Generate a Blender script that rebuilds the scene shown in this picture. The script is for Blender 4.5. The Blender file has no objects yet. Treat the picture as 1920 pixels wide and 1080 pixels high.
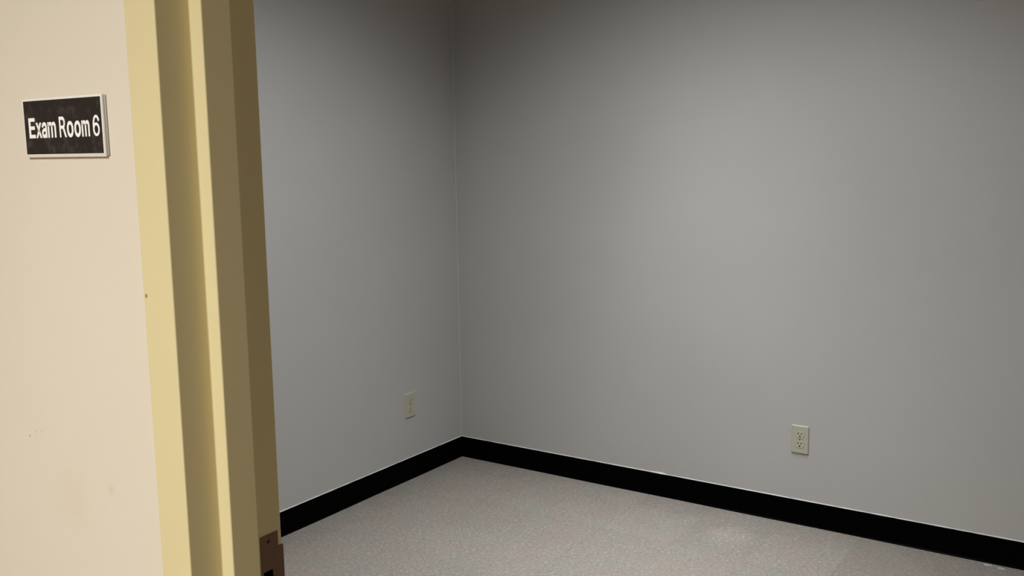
import bpy, bmesh, math, random
from mathutils import Vector, Matrix

C = bpy.context.scene.collection
R = math.radians

# ------------------------------------------------------------------ helpers
def link(o, parent=None):
    C.objects.link(o)
    if parent is not None:
        o.parent = parent
    return o

def obj(name, bm, mats, parent=None, smooth=False):
    me = bpy.data.meshes.new(name)
    bmesh.ops.recalc_face_normals(bm, faces=bm.faces[:])
    bm.to_mesh(me); bm.free()
    if not isinstance(mats, (list, tuple)):
        mats = [mats]
    for m in mats:
        me.materials.append(m)
    if smooth:
        for p in me.polygons:
            p.use_smooth = True
    return link(bpy.data.objects.new(name, me), parent)

def empty(name, loc, rotz=0.0):
    o = bpy.data.objects.new(name, None)
    o.empty_display_size = 0.05
    o.location = loc
    o.rotation_euler = (0, 0, rotz)
    return link(o)

def tag(o, label=None, cat=None, group=None, kind=None):
    if label: o['label'] = label
    if cat: o['category'] = cat
    if group: o['group'] = group
    if kind: o['kind'] = kind
    return o

def structure(o, label=None, cat=None):
    return tag(o, label, cat, kind='structure')

def box(bm, x0, x1, y0, y1, z0, z1, mat=0):
    v = [bm.verts.new(p) for p in ((x0,y0,z0),(x1,y0,z0),(x1,y1,z0),(x0,y1,z0),
                                   (x0,y0,z1),(x1,y0,z1),(x1,y1,z1),(x0,y1,z1))]
    fs = []
    for q in ((0,3,2,1),(4,5,6,7),(0,1,5,4),(1,2,6,5),(2,3,7,6),(3,0,4,7)):
        f = bm.faces.new([v[i] for i in q]); f.material_index = mat; fs.append(f)
    return fs

def prism(bm, loop, y0, y1):
    """extrude a 2-D (x,z) loop from y0 to y1"""
    a = [bm.verts.new((x, y0, z)) for x, z in loop]
    b = [bm.verts.new((x, y1, z)) for x, z in loop]
    n = len(loop)
    bm.faces.new(a); bm.faces.new(b[::-1])
    for i in range(n):
        bm.faces.new((a[i], a[(i+1) % n], b[(i+1) % n], b[i]))

def bevel_mod(o, w, seg=2, angle=40):
    m = o.modifiers.new('Bevel', 'BEVEL')
    m.width = w; m.segments = seg; m.limit_method = 'ANGLE'; m.angle_limit = R(angle)
    for p in o.data.polygons:
        p.use_smooth = True
    return o

def bake(o):
    """apply the modifiers of o to its mesh"""
    dg = bpy.context.evaluated_depsgraph_get()
    me = bpy.data.meshes.new_from_object(o.evaluated_get(dg))
    o.modifiers.clear()
    o.data = me
    return o

def cut(o, bm):
    """cut the solid in bm out of object o"""
    me = bpy.data.meshes.new('cutter'); bmesh.ops.recalc_face_normals(bm, faces=bm.faces[:]); bm.to_mesh(me); bm.free()
    k = link(bpy.data.objects.new('cutter', me))
    bpy.context.view_layer.update(); k.matrix_world = o.matrix_world.copy()
    m = o.modifiers.new('Cut', 'BOOLEAN'); m.operation = 'DIFFERENCE'; m.object = k; m.solver = 'EXACT'
    bake(o)
    bpy.data.objects.remove(k); bpy.data.meshes.remove(me)

# ------------------------------------------------------------------ materials
class Mat:
    def __init__(self, name, col, rough=0.6, spec=0.5, metal=0.0):
        self.m = bpy.data.materials.new(name); self.m.use_nodes = True
        self.t = self.m.node_tree; self.n = self.t.nodes; self.l = self.t.links
        self.b = self.n['Principled BSDF']
        self.b.inputs['Base Color'].default_value = (*col, 1)
        self.b.inputs['Roughness'].default_value = rough
        self.b.inputs['Specular IOR Level'].default_value = spec
        self.b.inputs['Metallic'].default_value = metal
        self.col = None; self.base = col
        self.pos = self.n.new('ShaderNodeNewGeometry').outputs['Position']
    def val(self):
        if self.col is None:
            r = self.n.new('ShaderNodeRGB'); r.outputs[0].default_value = (*self.base, 1); self.col = r.outputs[0]
        return self.col
    def set(self, s):
        self.col = s; self.l.new(s, self.b.inputs['Base Color']); return self
    def noise(self, scale, detail=3, rough=0.55, stretch=None):
        t = self.n.new('ShaderNodeTexNoise')
        t.inputs['Scale'].default_value = scale; t.inputs['Detail'].default_value = detail
        t.inputs['Roughness'].default_value = rough
        src = self.pos
        if stretch:
            mp = self.n.new('ShaderNodeMapping'); mp.inputs['Scale'].default_value = stretch
            self.l.new(src, mp.inputs['Vector']); src = mp.outputs[0]
        self.l.new(src, t.inputs['Vector']); return t.outputs['Fac']
    def ramp(self, fac, stops):
        r = self.n.new('ShaderNodeValToRGB'); e = r.color_ramp.elements
        while len(e) < len(stops): e.new(0.5)
        for el, (p, c) in zip(e, stops):
            el.position = p; el.color = (c, c, c, 1) if isinstance(c, (int, float)) else (*c, 1)
        self.l.new(fac, r.inputs['Fac']); return r.outputs['Color']
    def mix(self, fac, a, b, mode='MIX'):
        x = self.n.new('ShaderNodeMix'); x.data_type = 'RGBA'; x.blend_type = mode
        for s, v in ((0, fac), (6, a), (7, b)):
            if isinstance(v, (int, float)): x.inputs[s].default_value = v if s == 0 else (v, v, v, 1)
            elif isinstance(v, tuple): x.inputs[s].default_value = (*v, 1)
            else: self.l.new(v, x.inputs[s])
        return x.outputs[2]
    def math(self, op, a, b=None, c=None):
        x = self.n.new('ShaderNodeMath'); x.operation = op
        for i, v in enumerate((a, b, c)):
            if v is None: continue
            if isinstance(v, (int, float)): x.inputs[i].default_value = v
            else: self.l.new(v, x.inputs[i])
        return x.outputs[0]
    def spot(self, p, r, wobble=0.0, wscale=60.0, soft=0.5):
        """1 inside an irregular blot of radius r about p, 0 outside"""
        d = self.n.new('ShaderNodeVectorMath'); d.operation = 'DISTANCE'
        self.l.new(self.pos, d.inputs[0]); d.inputs[1].default_value = p
        v = d.outputs['Value']
        if wobble:
            v = self.math('ADD', v, self.math('MULTIPLY', self.math('SUBTRACT', self.noise(wscale), 0.5), wobble))
        return self.math('SUBTRACT', 1.0, self.math('SMOOTH_MIN', 1.0, self.math('MAXIMUM', self.math('DIVIDE', self.math('SUBTRACT', v, r*(1-soft)), r*soft*2), 0.0), 0.05))
    def bump(self, h, strength=0.1, dist=0.001):
        b = self.n.new('ShaderNodeBump'); b.inputs['Strength'].default_value = strength
        b.inputs['Distance'].default_value = dist
        self.l.new(h, b.inputs['Height']); self.l.new(b.outputs[0], self.b.inputs['Normal'])

def paint(name, col, rough=0.55, spec=0.3, var=0.03, peel=0.15):
    m = Mat(name, col, rough, spec)
    v = m.ramp(m.noise(2.2, 4), [(0.3, 1-var), (0.7, 1+var*0)])
    m.set(m.mix(1.0, m.val(), v, 'MULTIPLY'))
    if peel: m.bump(m.noise(420, 2), peel, 0.0006)
    return m

M_ROOM = paint('grey_wall_paint', (0.378, 0.362, 0.332), 0.6, 0.25, 0.04)
# faint hand scuffs low on the back wall
M_ROOM.set(M_ROOM.mix(M_ROOM.math('MULTIPLY', M_ROOM.spot((1.93, 0, 0.55), 0.16, 0.25, 9), 0.10), M_ROOM.val(), (0.36, 0.35, 0.335)))
M_ROOM.set(M_ROOM.mix(M_ROOM.math('MULTIPLY', M_ROOM.spot((2.35, 0, 0.10), 0.18, 0.2, 12), 0.12), M_ROOM.val(), (0.42, 0.39, 0.33)))

M_HALL = paint('cream_wall_paint', (0.73, 0.652, 0.52), 0.55, 0.3, 0.04)
M_HALL.set(M_HALL.mix(M_HALL.math('MULTIPLY', M_HALL.spot((1.709, -3.0585, 1.082), 0.03, 0.05, 30), 0.12), M_HALL.val(), (0.62, 0.48, 0.30)))
for px, pz, r, k in ((1.6268, 1.1514, 0.0016, 0.7), (1.642, 1.1585, 0.0014, 0.45), (1.655, 1.161, 0.0012, 0.45), (1.795, 1.111, 0.006, 0.15)):
    M_HALL.set(M_HALL.mix(M_HALL.math('MULTIPLY', M_HALL.spot((px, -3.0585, pz), r, 0.002, 400), k), M_HALL.val(), (0.36, 0.29, 0.19)))

M_FRAME = paint('yellow_cream_enamel', (0.715, 0.61, 0.338), 0.42, 0.4, 0.03, 0.06)
M_FRAME.set(M_FRAME.mix(M_FRAME.spot((1.8949, -3.0628, 1.352), 0.0022, 0.001, 500), M_FRAME.val(), (0.30, 0.20, 0.10)))

M_CEIL = paint('white_ceiling', (0.42, 0.41, 0.39), 0.9, 0.1, 0.03, 0)
M_BASE = Mat('black_rubber', (0.0005, 0.0005, 0.0005), 0.5, 0.02).m
M_CAULK = Mat('grey_caulk', (0.50, 0.49, 0.465), 0.6, 0.2).m
M_BEAD = Mat('grey_painted_caulk', (0.41, 0.40, 0.37), 0.6, 0.2).m
M_ALMOND = Mat('almond_plastic', (0.36, 0.343, 0.262), 0.42, 0.35).m
M_ALMOND2 = Mat('almond_plastic_moulded', (0.385, 0.365, 0.27), 0.40, 0.35).m
M_SLOT_SHADE = Mat('slot_shade', (0.007, 0.006, 0.003), 0.8, 0.1).m  # dark fill stands in for the shade inside the plug slots
M_SCREW = Mat('screw_metal', (0.10, 0.085, 0.055), 0.5, 0.4, 0.3).m
M_BRONZE = Mat('dark_bronze', (0.20, 0.112, 0.072), 0.55, 0.35, 0.25)
M_BRONZE.set(M_BRONZE.mix(M_BRONZE.noise(180, 3), M_BRONZE.val(), (0.155, 0.088, 0.058))); M_BRONZE = M_BRONZE.m
M_HOLE_SHADE = Mat('hole_shade', (0.003, 0.002, 0.002), 0.9, 0.0).m  # near-black lining paints the shadow inside the latch hole
M_SIGNB = Mat('grey_sign_plastic', (0.36, 0.33, 0.29), 0.5, 0.4).m
M_SIGNW = Mat('white_sign_plastic', (0.84, 0.80, 0.72), 0.4, 0.5).m
M_TEXT = Mat('white_lettering', (0.95, 0.92, 0.86), 0.5, 0.3).m
k = Mat('worn_black_sign_face', (0.024, 0.018, 0.0155), 0.45, 0.3)
kn = k.ramp(k.noise(90, 4, 0.6), [(0.50, 0.0), (0.72, 1.0)])
k.set(k.mix(kn, k.val(), (0.050, 0.042, 0.038)))
M_SIGNF = k.m

# speckled vinyl tile: every tile has its own tone, mottled chips, dark hairline joints
f = Mat('vinyl_floor_tile', (0.40, 0.375, 0.33), 0.42, 0.35)
TS, TX, TY = 0.2980, 0.440, -0.1500
sx = f.n.new('ShaderNodeSeparateXYZ'); f.l.new(f.pos, sx.inputs[0])
u = f.math('DIVIDE', f.math('SUBTRACT', sx.outputs[0], TX), TS)
v = f.math('DIVIDE', f.math('SUBTRACT', sx.outputs[1], TY), TS)
cell = f.n.new('ShaderNodeCombineXYZ')
f.l.new(f.math('FLOOR', u), cell.inputs[0]); f.l.new(f.math('FLOOR', v), cell.inputs[1])
wn = f.n.new('ShaderNodeTexWhiteNoise'); wn.noise_dimensions = '2D'; f.l.new(cell.outputs[0], wn.inputs['Vector'])
tone = f.ramp(wn.outputs['Value'], [(0.0, 0.93), (1.0, 1.0)])
base = f.mix(f.ramp(f.noise(6, 3), [(0.42, 0.0), (0.58, 1.0)]), (0.216, 0.200, 0.167), (0.226, 0.193, 0.161))
light = f.ramp(f.noise(78, 4, 0.62, (1, 1.5, 1)), [(0.54, 0.0), (0.64, 1.0)])
dark = f.ramp(f.noise(66, 4, 0.65, (1.4, 1, 1)), [(0.35, 1.0), (0.44, 0.0)])
fine = f.ramp(f.noise(420, 2, 0.7), [(0.30, 0.78), (0.70, 1.10)])
speck = f.ramp(f.noise(75, 1, 0.5), [(0.22, 1.0), (0.27, 0.0)])
c = f.mix(f.math('MULTIPLY', light, 0.65), base, (0.375, 0.350, 0.300))
c = f.mix(f.math('MULTIPLY', dark, 0.5), c, (0.100, 0.088, 0.071))
c = f.mix(f.math('MULTIPLY', speck, 0.55), c, (0.13, 0.11, 0.09))
c = f.mix(1.0, c, fine, 'MULTIPLY')
c = f.mix(1.0, c, tone, 'MULTIPLY')
scuff = f.math('MULTIPLY', f.spot((1.50, -0.26, 0), 0.085, 0.10, 14), f.math('ADD', 0.12, f.math('MULTIPLY', light, 0.35)))
c = f.mix(scuff, c, (0.44, 0.42, 0.385))
# darker floor area beside the back wall (right of the joint at x = 1.93)
inx = f.math('MULTIPLY', f.math('GREATER_THAN', sx.outputs[0], 1.930), f.math('GREATER_THAN', sx.outputs[1], -0.448))
c = f.mix(f.math('MULTIPLY', inx, 0.20), c, (0.14, 0.115, 0.09))
def joint(w):
    d = f.math('ABSOLUTE', f.math('SUBTRACT', f.math('FRACT', w), 0.5))
    return f.math('GREATER_THAN', d, 0.5 - 0.0032)
j = f.math('MAXIMUM', joint(u), f.math('MULTIPLY', joint(v), 0.3))
jn = f.ramp(f.noise(5.5, 2), [(0.42, 0.04), (0.62, 0.50)])
c = f.mix(f.math('MULTIPLY', j, jn), c, (0.11, 0.085, 0.06))
f.set(c)
f.l.new(f.ramp(f.noise(9, 3), [(0.35, 0.36), (0.65, 0.52)]), f.b.inputs['Roughness'])
f.bump(f.noise(260, 2), 0.12, 0.0006)
M_FLOOR = f.m

def emit(name, col, s):
    m = Mat(name, (0.9, 0.9, 0.9)); m.b.inputs['Emission Color'].default_value = (*col, 1)
    m.b.inputs['Emission Strength'].default_value = s
    return m.m

# ------------------------------------------------------------------ sizes (metres)
YF = -3.0628                     # corridor face of the door frame
Y1 = YF + 0.0437                 # corridor-side rabbet ends, stop begins
Y2 = Y1 + 0.0391                 # stop ends
YB = -2.9290                     # room face of the frame
XL, XR = 1.9408, 2.8552          # door opening
HT = 2.134                       # head of the opening
STOP, FACE = 0.0185, 0.0508
YWF, YWB = -3.0585, -2.9340      # the partition's two surfaces
CH = 2.74                        # ceiling height
XE = 3.25                        # right wall of the room
YC = -6.40                       # far wall of the corridor
HX0, HX1 = -2.2, 8.0             # corridor ends

# ------------------------------------------------------------------ setting
bm = bmesh.new(); box(bm, HX0, HX1, YWF, 0.0, -0.1, 0.0)
structure(obj('floor', bm, M_FLOOR), 'speckled grey beige vinyl tile floor', 'floor')
bm = bmesh.new(); box(bm, HX0, HX1, YC, YWF, -0.1, 0.0)
M_HFLOOR = paint('warm_bounce_floor', (0.30, 0.20, 0.11), 0.45, 0.3, 0.1, 0)  # unseen floor; tan colour added to bounce warm light onto the jamb
structure(obj('floor_corridor', bm, M_HFLOOR.m), 'unseen corridor floor, tan added for warm bounce light', 'floor')
bm = bmesh.new(); box(bm, HX0, HX1, YC, 0.0, CH, CH+0.1)
ceiling = structure(obj('ceiling', bm, M_CEIL.m), 'off white ceiling above the room', 'ceiling')
bm = bmesh.new(); box(bm, -0.12, XE+0.12, 0.0, 0.12, -0.1, CH+0.1)
structure(obj('wall_back', bm, M_ROOM.m), 'grey painted back wall with an outlet low on it', 'wall')
bm = bmesh.new(); box(bm, -0.12, 0.0, YWB, 0.0, 0, CH)
structure(obj('wall_left', bm, M_ROOM.m), 'grey painted left wall of the exam room', 'wall')
bm = bmesh.new(); box(bm, XE, XE+0.12, YWB, 0.0, 0, CH)
structure(obj('wall_right', bm, M_ROOM.m), 'grey painted right wall of the exam room', 'wall')
# the partition with the doorway: cream towards the corridor, grey towards the room
bm = bmesh.new()
q = 0.0125
a = box(bm, HX0, XL-q, YWF, YWB, 0, CH); b_ = box(bm, XR+q, HX1, YWF, YWB, 0, CH); c_ = box(bm, XL-q, XR+q, YWF, YWB, HT+q, CH)
for fs in (a, b_, c_):
    for i, fc in enumerate(fs):
        fc.material_index = 0 if i == 2 else 1
structure(obj('wall_front', bm, [M_HALL.m, M_ROOM.m]), 'cream painted corridor wall holding the door sign', 'wall')
bm = bmesh.new(); box(bm, HX0, HX1, YC-0.12, YC, 0, CH)
structure(obj('wall_corridor', bm, M_HALL.m), 'cream wall on the far side of the corridor', 'wall')
bm = bmesh.new(); box(bm, HX0-0.12, HX0, YC, 0, 0, CH)
structure(obj('wall_corridor_left', bm, M_HALL.m), 'cream end wall of the corridor, left', 'wall')
bm = bmesh.new(); box(bm, HX1, HX1+0.12, YC, 0, 0, CH)
structure(obj('wall_corridor_right', bm, M_HALL.m), 'cream end wall of the corridor, right', 'wall')

# coved rubber baseboards: profile (distance from wall, height)
PROF = [(0.0, 0.0), (0.0075, 0.0), (0.0082, 0.0012), (0.0066, 0.0028), (0.0048, 0.0060), (0.0038, 0.0105), (0.0033, 0.0160),
        (0.0031, 0.0985), (0.0026, 0.1008), (0.0016, 0.1016), (0.0, 0.1016)]
def base_run(name, p0, p1, nrm, label, m0=0, m1=0):
    """m0/m1: 1 = mitred inner corner at that end"""
    p0, p1, nrm = Vector(p0), Vector(p1), Vector(nrm)
    d = (p1-p0).normalized()
    bm = bmesh.new()
    N = 40
    rows = []
    for i in range(N+1):
        t = i/N
        row = []
        for (o, z) in PROF:
            s0 = p0 + d*(o*m0); s1 = p1 - d*(o*m1)
            wob = (0.0006*math.sin(9.0*t*3.1+1.3)+0.0004*math.sin(31*t)) if (0 < i < N and z < 0.004 and o > 0) else 0
            P = s0.lerp(s1, t) + nrm*(o+wob) + Vector((0, 0, z))
            row.append(bm.verts.new(P))
        rows.append(row)
    n = len(PROF)
    for i in range(N):
        for jx in range(n):
            bm.faces.new((rows[i][jx], rows[i][(jx+1) % n], rows[i+1][(jx+1) % n], rows[i+1][jx]))
    bm.faces.new(rows[0]); bm.faces.new(rows[-1][::-1])
    o = obj(name, bm, M_BASE, smooth=False)
    return structure(o, label, 'baseboard')
base_run('baseboard_left', (0, YWB, 0), (0, 0, 0), (1, 0, 0), 'black rubber cove baseboard along the left wall', 0, 1)
base_run('baseboard_back', (0, 0, 0), (XE, 0, 0), (0, -1, 0), 'black rubber cove baseboard along the back wall', 1, 1)
base_run('baseboard_right', (XE, 0, 0), (XE, YWB, 0), (-1, 0, 0), 'black rubber cove baseboard along the right wall', 1, 0)

# thin uneven caulk lines: over the baseboards and up the corner
def bead(name, p0, p1, n1, n2, w, label, seed, blobs=(), m=None):
    rnd = random.Random(seed)
    p0, p1, n1, n2 = map(Vector, (p0, p1, n1, n2))
    L = (p1-p0).length; N = int(L/0.03)
    bm = bmesh.new(); rows = []
    for i in range(N+1):
        t = i/N; P = p0.lerp(p1, t)
        r = w*(0.75+0.5*rnd.random())
        for (bt, br) in blobs:
            r += br*math.exp(-((t*L-bt)/0.010)**2)
        rows.append([bm.verts.new(P), bm.verts.new(P+n1*r), bm.verts.new(P+n1*r*0.72+n2*r*0.5), bm.verts.new(P+n2*r*0.75)])
    for i in range(N):
        for jx in range(4):
            bm.faces.new((rows[i][jx], rows[i][(jx+1) % 4], rows[i+1][(jx+1) % 4], rows[i+1][jx]))
    bm.faces.new(rows[0]); bm.faces.new(rows[-1][::-1])
    return structure(obj(name, bm, m or M_CAULK), label, 'caulk line')
bead('trim_1', (0.003, 0, 0.1012), (XE, 0, 0.1012), (0, 0, 1), (0, -1, 0), 0.0031, 'pale caulk line above the back baseboard', 3, ((1.063, 0.004), (1.074, 0.006)))
bead('trim_2', (0, -0.003, 0.1012), (0, YWB, 0.1012), (0, 0, 1), (1, 0, 0), 0.0032, 'pale caulk line above the left baseboard', 5)
bead('trim_3', (0, 0, 0.105), (0, 0, CH), (1, 0, 0), (0, -1, 0), 0.0022, 'thin pale caulk line up the room corner', 7, (), M_BEAD)

# ------------------------------------------------------------------ pressed steel door frame (double rabbet)
t_ = 0.0040
prof = [(FACE, YF), (0, YF), (0, Y1), (-STOP, Y1), (-STOP, Y2), (0, Y2), (0, YB), (FACE, YB),
        (FACE, YB-t_), (0.012, YB-t_), (0.012, YF+t_-0.0002), (FACE, YF+t_-0.0002)]
bm = bmesh.new(); rows = []
for k_ in range(4):
    row = []
    for (uu, y) in prof:
        P = [(XL-uu, y, 0), (XL-uu, y, HT+uu), (XR+uu, y, HT+uu), (XR+uu, y, 0)][k_]
        row.append(bm.verts.new(P))
    rows.append(row)
n = len(prof)
for k_ in range(3):
    for jx in range(n):
        bm.faces.new((rows[k_][jx], rows[k_][(jx+1) % n], rows[k_+1][(jx+1) % n], rows[k_+1][jx]))
bm.faces.new(rows[0]); bm.faces.new(rows[3][::-1])
frame = structure(obj('door_1', bm, M_FRAME.m), 'yellowish cream steel door frame beside the sign', 'door frame')
SZ1, SZ0 = 1.0490, 0.9250        # strike plate top and bottom
SY0, SY1 = -2.9632, -2.9355
cb = bmesh.new(); box(cb, XL-0.0115, XL+0.01, -2.9603, -2.9448, 0.9700, 1.0040)
bevel_mod(frame, 0.0016, 3, 50); bake(frame)
cut(frame, cb)
for p in frame.data.polygons: p.use_smooth = False

# strike plate: flat plate with a lip that wraps the room edge, latch hole and two screws
lz1, lz0 = SZ1-0.0190, SZ0+0.0190
ly = YB + 0.0030
outline = [(SY0, SZ1), (SY1, SZ1), (SY1, lz1), (YB+0.0005, lz1), (YB+0.0005, lz0), (SY1, lz0), (SY1, SZ0), (SY0, SZ0)]
bm = bmesh.new()
x0, x1 = XL-0.0009, XL+0.0008
A = [bm.verts.new((x1, y, z)) for y, z in outline]; B = [bm.verts.new((x0, y, z)) for y, z in outline]
bm.faces.new(A); bm.faces.new(B[::-1])
for i in range(len(outline)):
    bm.faces.new((A[i], A[(i+1) % 8], B[(i+1) % 8], B[i]))
strike = obj('strike_plate', bm, M_BRONZE, frame)
strike['label'] = 'dark bronze strike plate'
cb = bmesh.new(); box(cb, XL-0.01, XL+0.01, -2.9600, -2.9452, 0.9705, 1.0035)
cut(strike, cb)
bm = bmesh.new()
prev = None
for i in range(7):
    a = R(90*i/6); rr = 0.0042
    for_y = YB + 0.0004 + rr*math.sin(a)*0.8; for_x = XL + 0.0008 - rr*(1-math.cos(a))
    iny = YB + 0.0004 + (rr-0.0016)*math.sin(a)*0.8; inx_ = XL + 0.0008 - 0.0016 - (rr-0.0016)*(1-math.cos(a))
    cur = [bm.verts.new((for_x, for_y, lz1)), bm.verts.new((for_x, for_y, lz0)), bm.verts.new((inx_, iny, lz0)), bm.verts.new((inx_, iny, lz1))]
    if prev:
        for jx in range(4):
            bm.faces.new((prev[jx], prev[(jx+1) % 4], cur[(jx+1) % 4], cur[jx]))
    else:
        bm.faces.new(cur)
    prev = cur
bm.faces.new(prev[::-1])
obj('lip', bm, M_BRONZE, strike, smooth=False)
bm = bmesh.new()
bx0, bx1, by0, by1, bz0, bz1 = XL-0.0112, XL-0.0010, -2.9601, -2.9450, 0.9702, 1.0038
vv = [bm.verts.new(p) for p in ((bx0,by0,bz0),(bx1,by0,bz0),(bx1,by1,bz0),(bx0,by1,bz0),(bx0,by0,bz1),(bx1,by0,bz1),(bx1,by1,bz1),(bx0,by1,bz1))]
for qd in ((0,3,2,1),(4,5,6,7),(0,1,5,4),(2,3,7,6),(3,0,4,7)):
    bm.faces.new([vv[i] for i in qd])
obj('dust_box', bm, M_HOLE_SHADE, strike)
for zc in (SZ1-0.0090, SZ0+0.0090):
    bm = bmesh.new()
    bmesh.ops.create_cone(bm, cap_ends=True, segments=20, radius1=0.0026, radius2=0.0021, depth=0.0006,
                          matrix=Matrix.Translation((XL+0.0010, -2.9505, zc)) @ Matrix.Rotation(R(90), 4, 'Y'))
    obj('screw', bm, Mat('dark_screw', (0.02, 0.012, 0.007), 0.5, 0.3).m if zc > 1 else bpy.data.materials['dark_screw'], strike)

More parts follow.
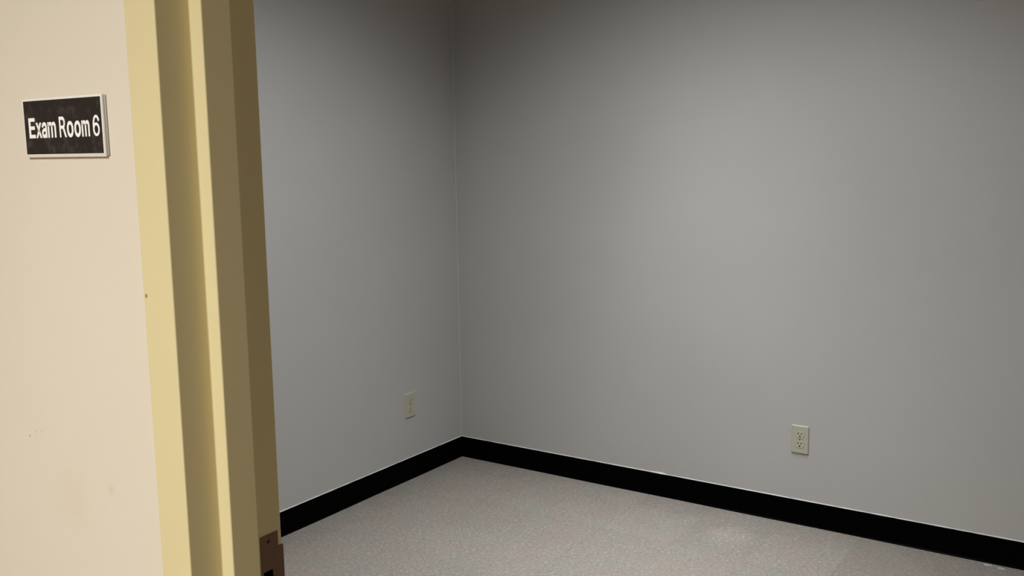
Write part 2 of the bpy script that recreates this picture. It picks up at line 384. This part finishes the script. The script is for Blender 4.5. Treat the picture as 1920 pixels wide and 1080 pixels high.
# ------------------------------------------------------------------ door sign
GLYPHS = {"E":[[[0.06,0.0],[0.06,0.509],[0.372,0.509],[0.372,0.452],[0.125,0.452],[0.125,0.286],[0.355,0.286],[0.355,0.229],[0.125,0.229],[0.125,0.057],[0.375,0.057],[0.375,0.0]]],"x":[[[0.021,0.0],[0.171,0.218],[0.171,0.171],[0.029,0.379],[0.1,0.379],[0.147,0.306],[0.155,0.295],[0.161,0.284],[0.168,0.273],[0.174,0.263],[0.179,0.253],[0.185,0.244],[0.19,0.234],[0.196,0.224],[0.202,0.215],[0.207,0.206],[0.175,0.206],[0.181,0.215],[0.187,0.224],[0.192,0.234],[0.197,0.244],[0.202,0.253],[0.208,0.263],[0.213,0.273],[0.219,0.284],[0.226,0.295],[0.233,0.306],[0.282,0.379],[0.352,0.379],[0.209,0.169],[0.209,0.214],[0.358,0.0],[0.287,0.0],[0.231,0.085],[0.224,0.096],[0.217,0.106],[0.211,0.117],[0.205,0.126],[0.2,0.136],[0.195,0.145],[0.189,0.155],[0.184,0.164],[0.178,0.173],[0.173,0.182],[0.205,0.182],[0.199,0.173],[0.194,0.164],[0.188,0.155],[0.183,0.145],[0.178,0.136],[0.173,0.126],[0.168,0.117],[0.162,0.106],[0.155,0.096],[0.148,0.085],[0.091,0.0]]],"a":[[[0.16,-0.009],[0.146,-0.008],[0.132,-0.006],[0.119,-0.004],[0.106,0.0],[0.094,0.005],[0.083,0.011],[0.073,0.018],[0.063,0.026],[0.055,0.035],[0.048,0.045],[0.041,0.055],[0.037,0.067],[0.033,0.08],[0.031,0.093],[0.03,0.108],[0.031,0.12],[0.032,0.132],[0.035,0.143],[0.039,0.152],[0.043,0.161],[0.049,0.169],[0.055,0.176],[0.062,0.182],[0.069,0.188],[0.078,0.193],[0.086,0.198],[0.095,0.202],[0.105,0.205],[0.115,0.208],[0.125,0.211],[0.136,0.213],[0.146,0.215],[0.157,0.217],[0.168,0.218],[0.178,0.22],[0.191,0.222],[0.203,0.223],[0.215,0.224],[0.225,0.226],[0.234,0.227],[0.242,0.228],[0.249,0.229],[0.255,0.231],[0.261,0.233],[0.265,0.235],[0.269,0.238],[0.272,0.241],[0.274,0.245],[0.275,0.249],[0.276,0.255],[0.276,0.257],[0.275,0.266],[0.274,0.274],[0.272,0.282],[0.27,0.29],[0.267,0.297],[0.263,0.303],[0.258,0.309],[0.253,0.314],[0.247,0.318],[0.24,0.322],[0.232,0.325],[0.224,0.328],[0.215,0.329],[0.206,0.33],[0.196,0.331],[0.185,0.33],[0.175,0.329],[0.166,0.328],[0.157,0.325],[0.149,0.322],[0.142,0.319],[0.135,0.315],[0.128,0.31],[0.123,0.306],[0.118,0.301],[0.113,0.296],[0.109,0.29],[0.105,0.285],[0.102,0.279],[0.1,0.274],[0.041,0.291],[0.047,0.304],[0.053,0.317],[0.061,0.328],[0.069,0.337],[0.079,0.346],[0.088,0.354],[0.099,0.36],[0.11,0.366],[0.121,0.371],[0.133,0.375],[0.145,0.379],[0.157,0.381],[0.169,0.383],[0.182,0.384],[0.194,0.384],[0.202,0.384],[0.211,0.384],[0.22,0.383],[0.229,0.381],[0.239,0.379],[0.249,0.377],[0.258,0.374],[0.268,0.37],[0.277,0.366],[0.286,0.36],[0.294,0.354],[0.302,0.347],[0.31,0.339],[0.316,0.33],[0.322,0.32],[0.327,0.309],[0.331,0.297],[0.334,0.283],[0.336,0.268],[0.337,0.251],[0.337,0.0],[0.277,0.0],[0.277,0.052],[0.272,0.052],[0.27,0.047],[0.266,0.041],[0.262,0.036],[0.257,0.03],[0.252,0.025],[0.246,0.019],[0.239,0.014],[0.232,0.009],[0.224,0.005],[0.215,0.001],[0.206,-0.002],[0.195,-0.005],[0.184,-0.007],[0.172,-0.008]],[[0.17,0.045],[0.184,0.046],[0.196,0.048],[0.207,0.05],[0.218,0.054],[0.228,0.059],[0.237,0.064],[0.245,0.071],[0.252,0.078],[0.258,0.085],[0.263,0.093],[0.268,0.102],[0.271,0.111],[0.274,0.119],[0.275,0.129],[0.276,0.138],[0.276,0.19],[0.274,0.188],[0.271,0.186],[0.268,0.185],[0.264,0.183],[0.259,0.182],[0.254,0.181],[0.249,0.179],[0.243,0.178],[0.238,0.177],[0.231,0.176],[0.225,0.175],[0.219,0.174],[0.213,0.173],[0.206,0.172],[0.2,0.171],[0.194,0.17],[0.189,0.17],[0.184,0.169],[0.18,0.168],[0.175,0.168],[0.167,0.167],[0.158,0.165],[0.15,0.163],[0.142,0.161],[0.134,0.159],[0.127,0.156],[0.12,0.152],[0.114,0.148],[0.108,0.144],[0.103,0.139],[0.099,0.134],[0.096,0.128],[0.094,0.121],[0.092,0.113],[0.092,0.105],[0.092,0.097],[0.093,0.09],[0.095,0.084],[0.098,0.078],[0.102,0.072],[0.106,0.067],[0.111,0.063],[0.117,0.059],[0.123,0.055],[0.13,0.052],[0.137,0.05],[0.145,0.048],[0.153,0.047],[0.161,0.046]]],"m":[[[0.053,0.0],[0.053,0.379],[0.112,0.379],[0.112,0.295],[0.108,0.295],[0.111,0.307],[0.115,0.318],[0.12,0.328],[0.126,0.337],[0.132,0.346],[0.14,0.354],[0.147,0.36],[0.155,0.366],[0.163,0.372],[0.172,0.376],[0.181,0.38],[0.19,0.383],[0.2,0.385],[0.209,0.386],[0.219,0.386],[0.235,0.385],[0.25,0.382],[0.264,0.377],[0.276,0.37],[0.287,0.361],[0.297,0.35],[0.305,0.338],[0.312,0.325],[0.317,0.31],[0.321,0.295],[0.312,0.295],[0.316,0.306],[0.32,0.316],[0.325,0.326],[0.33,0.335],[0.337,0.343],[0.345,0.351],[0.353,0.358],[0.361,0.364],[0.371,0.37],[0.381,0.375],[0.391,0.379],[0.402,0.382],[0.413,0.384],[0.425,0.386],[0.437,0.386],[0.45,0.386],[0.462,0.384],[0.474,0.381],[0.486,0.377],[0.497,0.372],[0.508,0.365],[0.517,0.358],[0.526,0.349],[0.534,0.339],[0.541,0.328],[0.546,0.316],[0.551,0.303],[0.554,0.288],[0.556,0.272],[0.557,0.255],[0.557,0.0],[0.496,0.0],[0.496,0.254],[0.495,0.269],[0.492,0.283],[0.487,0.295],[0.481,0.305],[0.473,0.313],[0.463,0.319],[0.453,0.324],[0.442,0.328],[0.431,0.33],[0.419,0.33],[0.409,0.33],[0.399,0.329],[0.39,0.327],[0.382,0.324],[0.374,0.32],[0.367,0.315],[0.361,0.31],[0.355,0.304],[0.35,0.297],[0.345,0.29],[0.342,0.282],[0.339,0.274],[0.337,0.266],[0.336,0.257],[0.335,0.247],[0.335,0.0],[0.274,0.0],[0.274,0.26],[0.273,0.272],[0.271,0.283],[0.267,0.293],[0.261,0.303],[0.253,0.311],[0.244,0.318],[0.234,0.323],[0.224,0.327],[0.212,0.33],[0.199,0.33],[0.191,0.33],[0.182,0.329],[0.174,0.327],[0.166,0.324],[0.158,0.32],[0.15,0.316],[0.143,0.31],[0.137,0.304],[0.131,0.297],[0.126,0.289],[0.121,0.281],[0.118,0.271],[0.116,0.261],[0.114,0.25],[0.114,0.238],[0.114,0.0]]],"R":[[[0.06,0.0],[0.06,0.509],[0.236,0.509],[0.259,0.508],[0.28,0.505],[0.299,0.501],[0.317,0.496],[0.333,0.489],[0.348,0.48],[0.361,0.47],[0.372,0.459],[0.382,0.447],[0.39,0.433],[0.397,0.419],[0.403,0.403],[0.406,0.387],[0.409,0.37],[0.409,0.352],[0.409,0.334],[0.406,0.317],[0.403,0.301],[0.397,0.286],[0.39,0.271],[0.382,0.258],[0.372,0.246],[0.361,0.235],[0.348,0.226],[0.333,0.217],[0.317,0.21],[0.299,0.205],[0.279,0.201],[0.258,0.198],[0.236,0.198],[0.096,0.198],[0.096,0.255],[0.234,0.255],[0.249,0.256],[0.263,0.257],[0.276,0.259],[0.287,0.263],[0.298,0.267],[0.307,0.272],[0.315,0.278],[0.322,0.285],[0.329,0.292],[0.334,0.3],[0.338,0.309],[0.341,0.319],[0.343,0.329],[0.345,0.34],[0.345,0.352],[0.345,0.364],[0.343,0.375],[0.341,0.386],[0.338,0.395],[0.334,0.405],[0.329,0.413],[0.322,0.421],[0.315,0.428],[0.307,0.434],[0.298,0.44],[0.287,0.444],[0.275,0.448],[0.262,0.45],[0.248,0.452],[0.233,0.452],[0.125,0.452],[0.125,0.0]],[[0.353,0.0],[0.23,0.229],[0.303,0.229],[0.428,0.0]]],"o":[[[0.207,-0.008],[0.187,-0.007],[0.168,-0.004],[0.15,0.001],[0.133,0.008],[0.117,0.016],[0.102,0.027],[0.088,0.039],[0.076,0.053],[0.065,0.068],[0.056,0.085],[0.048,0.103],[0.042,0.123],[0.038,0.143],[0.035,0.165],[0.034,0.187],[0.035,0.211],[0.038,0.233],[0.042,0.253],[0.048,0.273],[0.056,0.291],[0.065,0.308],[0.076,0.323],[0.088,0.337],[0.102,0.349],[0.117,0.36],[0.133,0.369],[0.15,0.376],[0.168,0.38],[0.187,0.383],[0.207,0.384],[0.228,0.383],[0.247,0.38],[0.265,0.376],[0.282,0.369],[0.299,0.36],[0.314,0.349],[0.327,0.337],[0.339,0.323],[0.35,0.308],[0.359,0.291],[0.367,0.273],[0.373,0.253],[0.378,0.233],[0.38,0.211],[0.381,0.187],[0.38,0.165],[0.378,0.143],[0.373,0.123],[0.367,0.103],[0.359,0.085],[0.35,0.068],[0.339,0.053],[0.327,0.039],[0.314,0.027],[0.299,0.016],[0.282,0.008],[0.265,0.001],[0.247,-0.004],[0.228,-0.007]],[[0.207,0.046],[0.222,0.047],[0.236,0.05],[0.248,0.053],[0.26,0.059],[0.27,0.066],[0.28,0.074],[0.288,0.083],[0.295,0.094],[0.302,0.105],[0.307,0.117],[0.311,0.131],[0.315,0.144],[0.317,0.158],[0.319,0.173],[0.319,0.187],[0.319,0.202],[0.317,0.217],[0.315,0.231],[0.311,0.245],[0.307,0.258],[0.302,0.271],[0.295,0.282],[0.288,0.292],[0.28,0.302],[0.27,0.31],[0.26,0.317],[0.248,0.323],[0.236,0.327],[0.222,0.329],[0.207,0.33],[0.193,0.329],[0.179,0.327],[0.167,0.323],[0.155,0.317],[0.145,0.31],[0.136,0.302],[0.127,0.292],[0.12,0.282],[0.114,0.271],[0.108,0.258],[0.104,0.245],[0.101,0.231],[0.098,0.217],[0.097,0.203],[0.096,0.187],[0.097,0.173],[0.098,0.158],[0.101,0.144],[0.104,0.131],[0.108,0.117],[0.114,0.105],[0.12,0.094],[0.127,0.083],[0.136,0.074],[0.145,0.066],[0.155,0.059],[0.167,0.053],[0.179,0.05],[0.193,0.047]]],"6":[[[0.226,-0.007],[0.208,-0.006],[0.19,-0.003],[0.173,0.001],[0.157,0.007],[0.142,0.015],[0.128,0.024],[0.115,0.035],[0.104,0.047],[0.094,0.06],[0.084,0.074],[0.077,0.09],[0.071,0.107],[0.067,0.124],[0.064,0.143],[0.064,0.162],[0.064,0.177],[0.066,0.192],[0.069,0.207],[0.074,0.223],[0.08,0.239],[0.087,0.256],[0.097,0.275],[0.108,0.295],[0.122,0.317],[0.137,0.34],[0.252,0.509],[0.322,0.509],[0.151,0.261],[0.145,0.261],[0.148,0.267],[0.152,0.272],[0.156,0.278],[0.16,0.283],[0.165,0.288],[0.17,0.292],[0.176,0.297],[0.182,0.3],[0.189,0.304],[0.196,0.307],[0.203,0.31],[0.21,0.312],[0.218,0.313],[0.226,0.314],[0.235,0.314],[0.253,0.313],[0.27,0.311],[0.286,0.307],[0.302,0.302],[0.316,0.295],[0.329,0.286],[0.341,0.277],[0.352,0.266],[0.361,0.253],[0.37,0.24],[0.377,0.225],[0.382,0.21],[0.386,0.193],[0.388,0.176],[0.389,0.157],[0.388,0.138],[0.385,0.121],[0.381,0.104],[0.375,0.088],[0.368,0.073],[0.359,0.058],[0.348,0.045],[0.337,0.034],[0.324,0.023],[0.31,0.014],[0.295,0.007],[0.279,0.001],[0.262,-0.003],[0.245,-0.006]],[[0.226,0.048],[0.238,0.049],[0.249,0.051],[0.259,0.054],[0.269,0.058],[0.279,0.063],[0.287,0.069],[0.295,0.076],[0.302,0.083],[0.309,0.092],[0.314,0.101],[0.319,0.111],[0.323,0.122],[0.325,0.133],[0.327,0.145],[0.327,0.157],[0.327,0.17],[0.325,0.181],[0.323,0.193],[0.319,0.203],[0.314,0.213],[0.309,0.223],[0.302,0.231],[0.295,0.239],[0.287,0.246],[0.279,0.251],[0.269,0.256],[0.259,0.26],[0.249,0.263],[0.238,0.265],[0.226,0.265],[0.215,0.265],[0.204,0.263],[0.193,0.26],[0.183,0.257],[0.174,0.252],[0.165,0.246],[0.157,0.239],[0.15,0.231],[0.144,0.223],[0.138,0.214],[0.133,0.204],[0.13,0.193],[0.127,0.182],[0.125,0.171],[0.125,0.158],[0.125,0.146],[0.127,0.134],[0.13,0.123],[0.133,0.112],[0.138,0.102],[0.144,0.092],[0.15,0.083],[0.157,0.076],[0.165,0.069],[0.174,0.063],[0.183,0.058],[0.193,0.054],[0.204,0.051],[0.215,0.049]]]}
SX0, SX1, SGZ0, SGZ1 = 1.6834, 1.8370, 1.5074, 1.5693
sign = empty('room_sign', (1.7610, YWF, 1.5045))
tag(sign, 'black sign plate with white lettering Exam Room 6 on cream wall', 'sign')
def sub(name, bm, m, par, off=None):
    """child whose mesh is written in world coordinates"""
    o = obj(name, bm, m, par)
    root = par
    mw = Matrix.Identity(4)
    while root is not None:
        mw = (Matrix.Translation(root.location) @ root.rotation_euler.to_matrix().to_4x4()) @ mw; root = root.parent
    o.data.transform(mw.inverted())
    return o
bm = bmesh.new(); box(bm, SX0-0.0012, SX1+0.0052, YWF-0.0016, YWF, SGZ0-0.0028, SGZ1+0.0016)
bevel_mod(sub('backing_plate', bm, M_SIGNB, sign), 0.0004)
# white border: four mitred bars with a sloping outer edge
bm = bmesh.new()
o_ = (SX0-0.0020, SX1+0.0026, SGZ0-0.0036, SGZ1+0.0024); i_ = (SX0, SX1, SGZ0, SGZ1)
def ring(r, y): return [bm.verts.new(p) for p in ((r[0], y, r[2]), (r[1], y, r[2]), (r[1], y, r[3]), (r[0], y, r[3]))]
mid = (o_[0]+0.0006, o_[1]-0.0004, o_[2]+0.0030, o_[3]-0.0008)
rs = [ring(i_, YWF-0.0020), ring(o_, YWF-0.0020), ring(o_, YWF-0.0034), ring(mid, YWF-0.0044), ring(i_, YWF-0.0044)]
for k_ in range(5):
    r0, r1 = rs[k_], rs[(k_+1) % 5]
    for jx in range(4):
        bm.faces.new((r0[jx], r0[(jx+1) % 4], r1[(jx+1) % 4], r1[jx]))
sub('border', bm, M_SIGNW, sign)['label'] = 'white bevelled border'
bm = bmesh.new(); box(bm, SX0, SX1, YWF-0.0041, YWF-0.0017, SGZ0, SGZ1)
sub('face_panel', bm, M_SIGNF, sign)
# lettering
_arc = lambda r, a0, a1, cx=0.25, cz=0.367: [(cx+r*math.cos(R(a)), cz+r*math.sin(R(a))) for a in range(a0, a1-1, -10)]
GLYPHS['R'] = [[(0.06, 0), (0.06, 0.509)] + _arc(0.142, 90, -60) + [(0.445, 0), (0.385, 0), (0.262, 0.225), (0.108, 0.225), (0.108, 0)],
               [(0.108, 0.463)] + _arc(0.096, 90, -90) + [(0.108, 0.271)]]
cap0, cap1 = 1.5262, 1.5496
spots = [('E', 1.6920, 1.7052), ('x', 1.7066, 1.7186), ('a', 1.7189, 1.7293), ('m', 1.7312, 1.7478),
         ('R', 1.7548, 1.7686), ('o', 1.7698, 1.7824), ('o', 1.7844, 1.7968), ('m', 1.7986, 1.8135), ('6', 1.8200, 1.8326)]
bm = bmesh.new()
OFF = 0.020
_el = lambda cx, cz, rx, rz, a0, a1, st: [(cx+rx*math.cos(R(a)), cz+rz*math.sin(R(a))) for a in range(a0, a1, st)]
def glyph_meshes(ch):
    """flat meshes of one character, heavy weight"""
    if ch == '6':        # bowl ring + curved spine, drawn at full weight
        sets = [([_el(.225, .163, .163, .163, 0, 360, 12), _el(.225, .163, .092, .100, 0, 360, 12)], 0.0),
                ([_el(.238, .2545, .176, .2545, 28, 200, 8) + _el(.238, .2545, .098, .192, 196, 24, -8)], 0.0)]
    else:
        sets = [(GLYPHS[ch], OFF)]
    out = []
    for loops, off in sets:
        cu = bpy.data.curves.new('glyph', 'CURVE'); cu.dimensions = '2D'; cu.fill_mode = 'BOTH'
        for lp in loops:
            s = cu.splines.new('POLY'); s.points.add(len(lp)-1); s.use_cyclic_u = True
            for p, (px, py) in zip(s.points, lp): p.co = (px, py, 0, 1)
        cu.offset = off
        o = link(bpy.data.objects.new('glyph', cu))
        out.append(bpy.data.meshes.new_from_object(o.evaluated_get(bpy.context.evaluated_depsgraph_get())))
        bpy.data.objects.remove(o); bpy.data.curves.remove(cu)
    return out
for ch, gx0, gx1 in spots:
    ms = glyph_meshes(ch)
    xs = [v.co.x for me in ms for v in me.vertices]; lo, hi = min(xs), max(xs)
    off = 0.0 if ch == '6' else OFF
    sz = (cap1-cap0)/(0.509+2*off)
    for q_, me in enumerate(ms):
        idx = [bm.verts.new((gx0+(v.co.x-lo)/(hi-lo)*(gx1-gx0), YWF-0.00415-0.00003*q_, cap0+(v.co.y+off)*sz)) for v in me.vertices]
        for p in me.polygons:
            try: bm.faces.new([idx[i] for i in p.vertices])
            except ValueError: pass
        bpy.data.meshes.remove(me)
bmesh.ops.dissolve_degenerate(bm, dist=1e-7, edges=bm.edges[:])
ext = bmesh.ops.extrude_face_region(bm, geom=bm.faces[:])
bmesh.ops.translate(bm, verts=[g for g in ext['geom'] if isinstance(g, bmesh.types.BMVert)], vec=(0, -0.0003, 0))
sub('lettering', bm, M_TEXT, sign)['label'] = 'white lettering Exam Room 6'

# ------------------------------------------------------------------ duplex outlets (built facing -Y, origin at the centre on the wall)
def rounded(w, h, r, n=5):
    pts = []
    for cx, cz, a0 in ((w/2-r, h/2-r, 0), (-w/2+r, h/2-r, 90), (-w/2+r, -h/2+r, 180), (w/2-r, -h/2+r, 270)):
        for i in range(n+1):
            a = R(a0+90*i/n); pts.append((cx+r*math.cos(a), cz+r*math.sin(a)))
    return pts
def recep_loop(cz):
    """round face with flat top and bottom"""
    r = 0.0172; hh = 0.0142; pts = []
    a = math.asin(hh/r)
    for s in (1, -1):
        for i in range(13):
            t = -a + 2*a*i/12
            pts.append((s*r*math.cos(t), cz+s*r*math.sin(t)))
    return pts
def make_outlet(loc, rz, label):
    t = empty('wall_outlet', loc, rz)
    tag(t, label, 'outlet', 'wall outlets of the exam room')
    # cover plate: dished edge
    bm = bmesh.new(); W, H = 0.0695, 0.1143
    levels = [(rounded(W, H, 0.004), 0.0), (rounded(W, H, 0.004), -0.0022), (rounded(W-0.0022, H-0.0022, 0.0035), -0.0042), (rounded(W-0.0060, H-0.0060, 0.003), -0.0055)]
    rr = [[bm.verts.new((x, y, z)) for x, z in lp] for lp, y in levels]
    nn = len(rr[0])
    for i in range(3):
        for jx in range(nn):
            bm.faces.new((rr[i][jx], rr[i][(jx+1) % nn], rr[i+1][(jx+1) % nn], rr[i+1][jx]))
    bm.faces.new(rr[-1]); bm.faces.new(rr[0][::-1])
    pl = obj('cover_plate', bm, M_ALMOND, t)
    for s in (1, -1):
        cb = bmesh.new(); prism(cb, [(x*1.035, s*0.0195+(z-s*0.0195)*1.035) for x, z in recep_loop(s*0.0195)], -0.02, -0.0012); cut(pl, cb)
    for s in (1, -1):
        cz = s*0.0195
        bm = bmesh.new(); prism(bm, recep_loop(cz), -0.0066, -0.0014)
        rc = obj('receptacle', bm, M_ALMOND2, t)
        cb = bmesh.new()
        box(cb, -0.0080, -0.0048, -0.02, -0.0030, cz-0.0010, cz+0.0092)
        box(cb, 0.0048, 0.0078, -0.02, -0.0030, cz-0.0002, cz+0.0086)
        cut(rc, cb)
        cb = bmesh.new()
        gl = [(0.0031*math.cos(R(a)), cz-0.0072+0.0031*math.sin(R(a))) for a in range(180, 361, 20)] + [(0.0031, cz-0.0044), (-0.0031, cz-0.0044)]
        prism(cb, gl, -0.02, -0.0030); cut(rc, cb)
        bevel_mod(rc, 0.0004, 1, 50)
        for p in rc.data.polygons: p.use_smooth = False
        bm = bmesh.new()
        box(bm, -0.0079, -0.0049, -0.0058, -0.0031, cz-0.0009, cz+0.0091)
        box(bm, 0.0049, 0.0077, -0.0058, -0.0031, cz-0.0001, cz+0.0085)
        prism(bm, [(x*0.96, cz-0.006+(z-cz+0.006)*0.96) for x, z in gl], -0.0058, -0.0031)
        obj('slots', bm, M_SLOT_SHADE, rc)['label'] = 'dark plug slots'
    bm = bmesh.new()
    bmesh.ops.create_uvsphere(bm, u_segments=16, v_segments=8, radius=0.0033, matrix=Matrix.Translation((0, -0.0052, 0)) @ Matrix.Diagonal((1, 0.40, 1, 1)))
    cb = bmesh.new(); box(cb, -0.005, 0.005, -0.0100, -0.0060, -0.0004, 0.0004)
    sc_ = obj('screw', bm, M_SCREW, t); cut(sc_, cb)
    return t
make_outlet((1.6839, 0.0, 0.3514), 0.0, 'almond wall outlet low on the grey back wall, above the baseboard')
make_outlet((0.0, -0.3893, 0.3510), R(90), 'almond wall outlet low on the left wall near the room corner')

# ------------------------------------------------------------------ loose flakes by the back baseboard
def flake(name, cx, cy, s, seed, label, st=1.6):
    rnd = random.Random(seed); bm = bmesh.new()
    top = []; bot = []
    for i in range(11):
        a = 2*math.pi*i/11; r = s*(0.55+0.6*rnd.random())
        x, y = cx+st*r*math.cos(a), cy+r*math.sin(a)*0.8
        top.append(bm.verts.new((x, y, 0.0008+0.0006*rnd.random()))); bot.append(bm.verts.new((x, y, 0.0)))
    ctr = bm.verts.new((cx, cy, 0.0018))
    for i in range(11):
        k2 = (i+1) % 11
        bm.faces.new((top[i], top[k2], ctr)); bm.faces.new((bot[k2], bot[i], top[i], top[k2]) [::-1])
    bm.faces.new(bot[::-1])
    return tag(obj(name, bm, M_FLAKE), label, 'flake', 'flakes by the baseboard')
mf = Mat('grey_residue', (0.43, 0.42, 0.40), 0.7, 0.2)
mf.set(mf.mix(mf.ramp(mf.noise(260, 3), [(0.4, 0.0), (0.6, 1.0)]), (0.20, 0.195, 0.185), (0.40, 0.395, 0.385))); M_FLAKE = mf.m
flake('paint_flake', 2.382, -0.024, 0.013, 2, 'pale paint flake on the floor beside the back baseboard, the farther left one')
flake('paint_flake', 2.424, -0.033, 0.014, 8, 'pale paint flake on the floor beside the back baseboard, the nearer right one', 1.5)

# ------------------------------------------------------------------ lamps
def lamp(x, y, sx_, sy_, watts, col, spread, name):
    d = bpy.data.lights.new(name, 'AREA'); d.shape = 'RECTANGLE'; d.size = sx_; d.size_y = sy_
    d.energy = watts; d.color = col; d.spread = R(spread)
    o = bpy.data.objects.new(name, d); o.location = (x, y, CH-0.03); link(o)
    bm = bmesh.new()                                   # the fixture in the ceiling
    box(bm, x-sx_/2-0.03, x+sx_/2+0.03, y-sy_/2-0.03, y+sy_/2+0.03, CH-0.012, CH)
    fx = obj('light_fixture', bm, M_CEIL.m, ceiling); fx['kind'] = 'structure'
    bm = bmesh.new(); box(bm, x-sx_/2, x+sx_/2, y-sy_/2, y+sy_/2, CH-0.018, CH-0.0125)
    obj('diffuser', bm, emit('lamp_lens', col, 0.6), fx)
    return o
ROOM_W, HALL_W = 48.0, 96.0
lamp(1.53, -1.50, 1.20, 1.20, ROOM_W, (0.95, 0.985, 1.05), 135, 'room_lamp')
lamp(1.30, -0.70, 0.55, 0.55, 7.6, (0.95, 0.985, 1.05), 60, 'added_room_fill')  # added unseen narrow lamp with fixture, brightens the back wall and floor
lamp(2.18, -5.00, 0.60, 1.15, HALL_W, (0.955, 0.98, 1.0), 150, 'corridor_lamp')

w = bpy.data.worlds.new('World'); bpy.context.scene.world = w; w.use_nodes = True
w.node_tree.nodes['Background'].inputs[0].default_value = (0, 0, 0, 1)

# ------------------------------------------------------------------ camera
F, YAW, PITCH, ROLL = 1807.67, 0.5926, -0.14182, -0.01477
CX, CY, CZ = 2.81009, -3.70519, 1.50391
cd = bpy.data.cameras.new('camera'); cd.sensor_width = 36.0; cd.lens = F*36.0/1920; cd.clip_start = 0.01
cam = bpy.data.objects.new('camera', cd); link(cam)
cy_, sy__ = math.cos(YAW), math.sin(YAW); cp, sp = math.cos(PITCH), math.sin(PITCH)
fwd = Vector((-sy__*cp, cy_*cp, sp)); right = Vector((cy_, sy__, 0)); up = right.cross(fwd)
r2 = right*math.cos(ROLL)+up*math.sin(ROLL); u2 = -right*math.sin(ROLL)+up*math.cos(ROLL)
cam.matrix_world = Matrix(((r2.x, u2.x, -fwd.x, CX), (r2.y, u2.y, -fwd.y, CY), (r2.z, u2.z, -fwd.z, CZ), (0, 0, 0, 1)))
sc = bpy.context.scene
sc.camera = cam
sc.view_settings.view_transform = 'Standard'; sc.view_settings.look = 'None'
sc.view_settings.exposure = 0.0; sc.view_settings.gamma = 1.0; sc.view_settings.use_curve_mapping = False
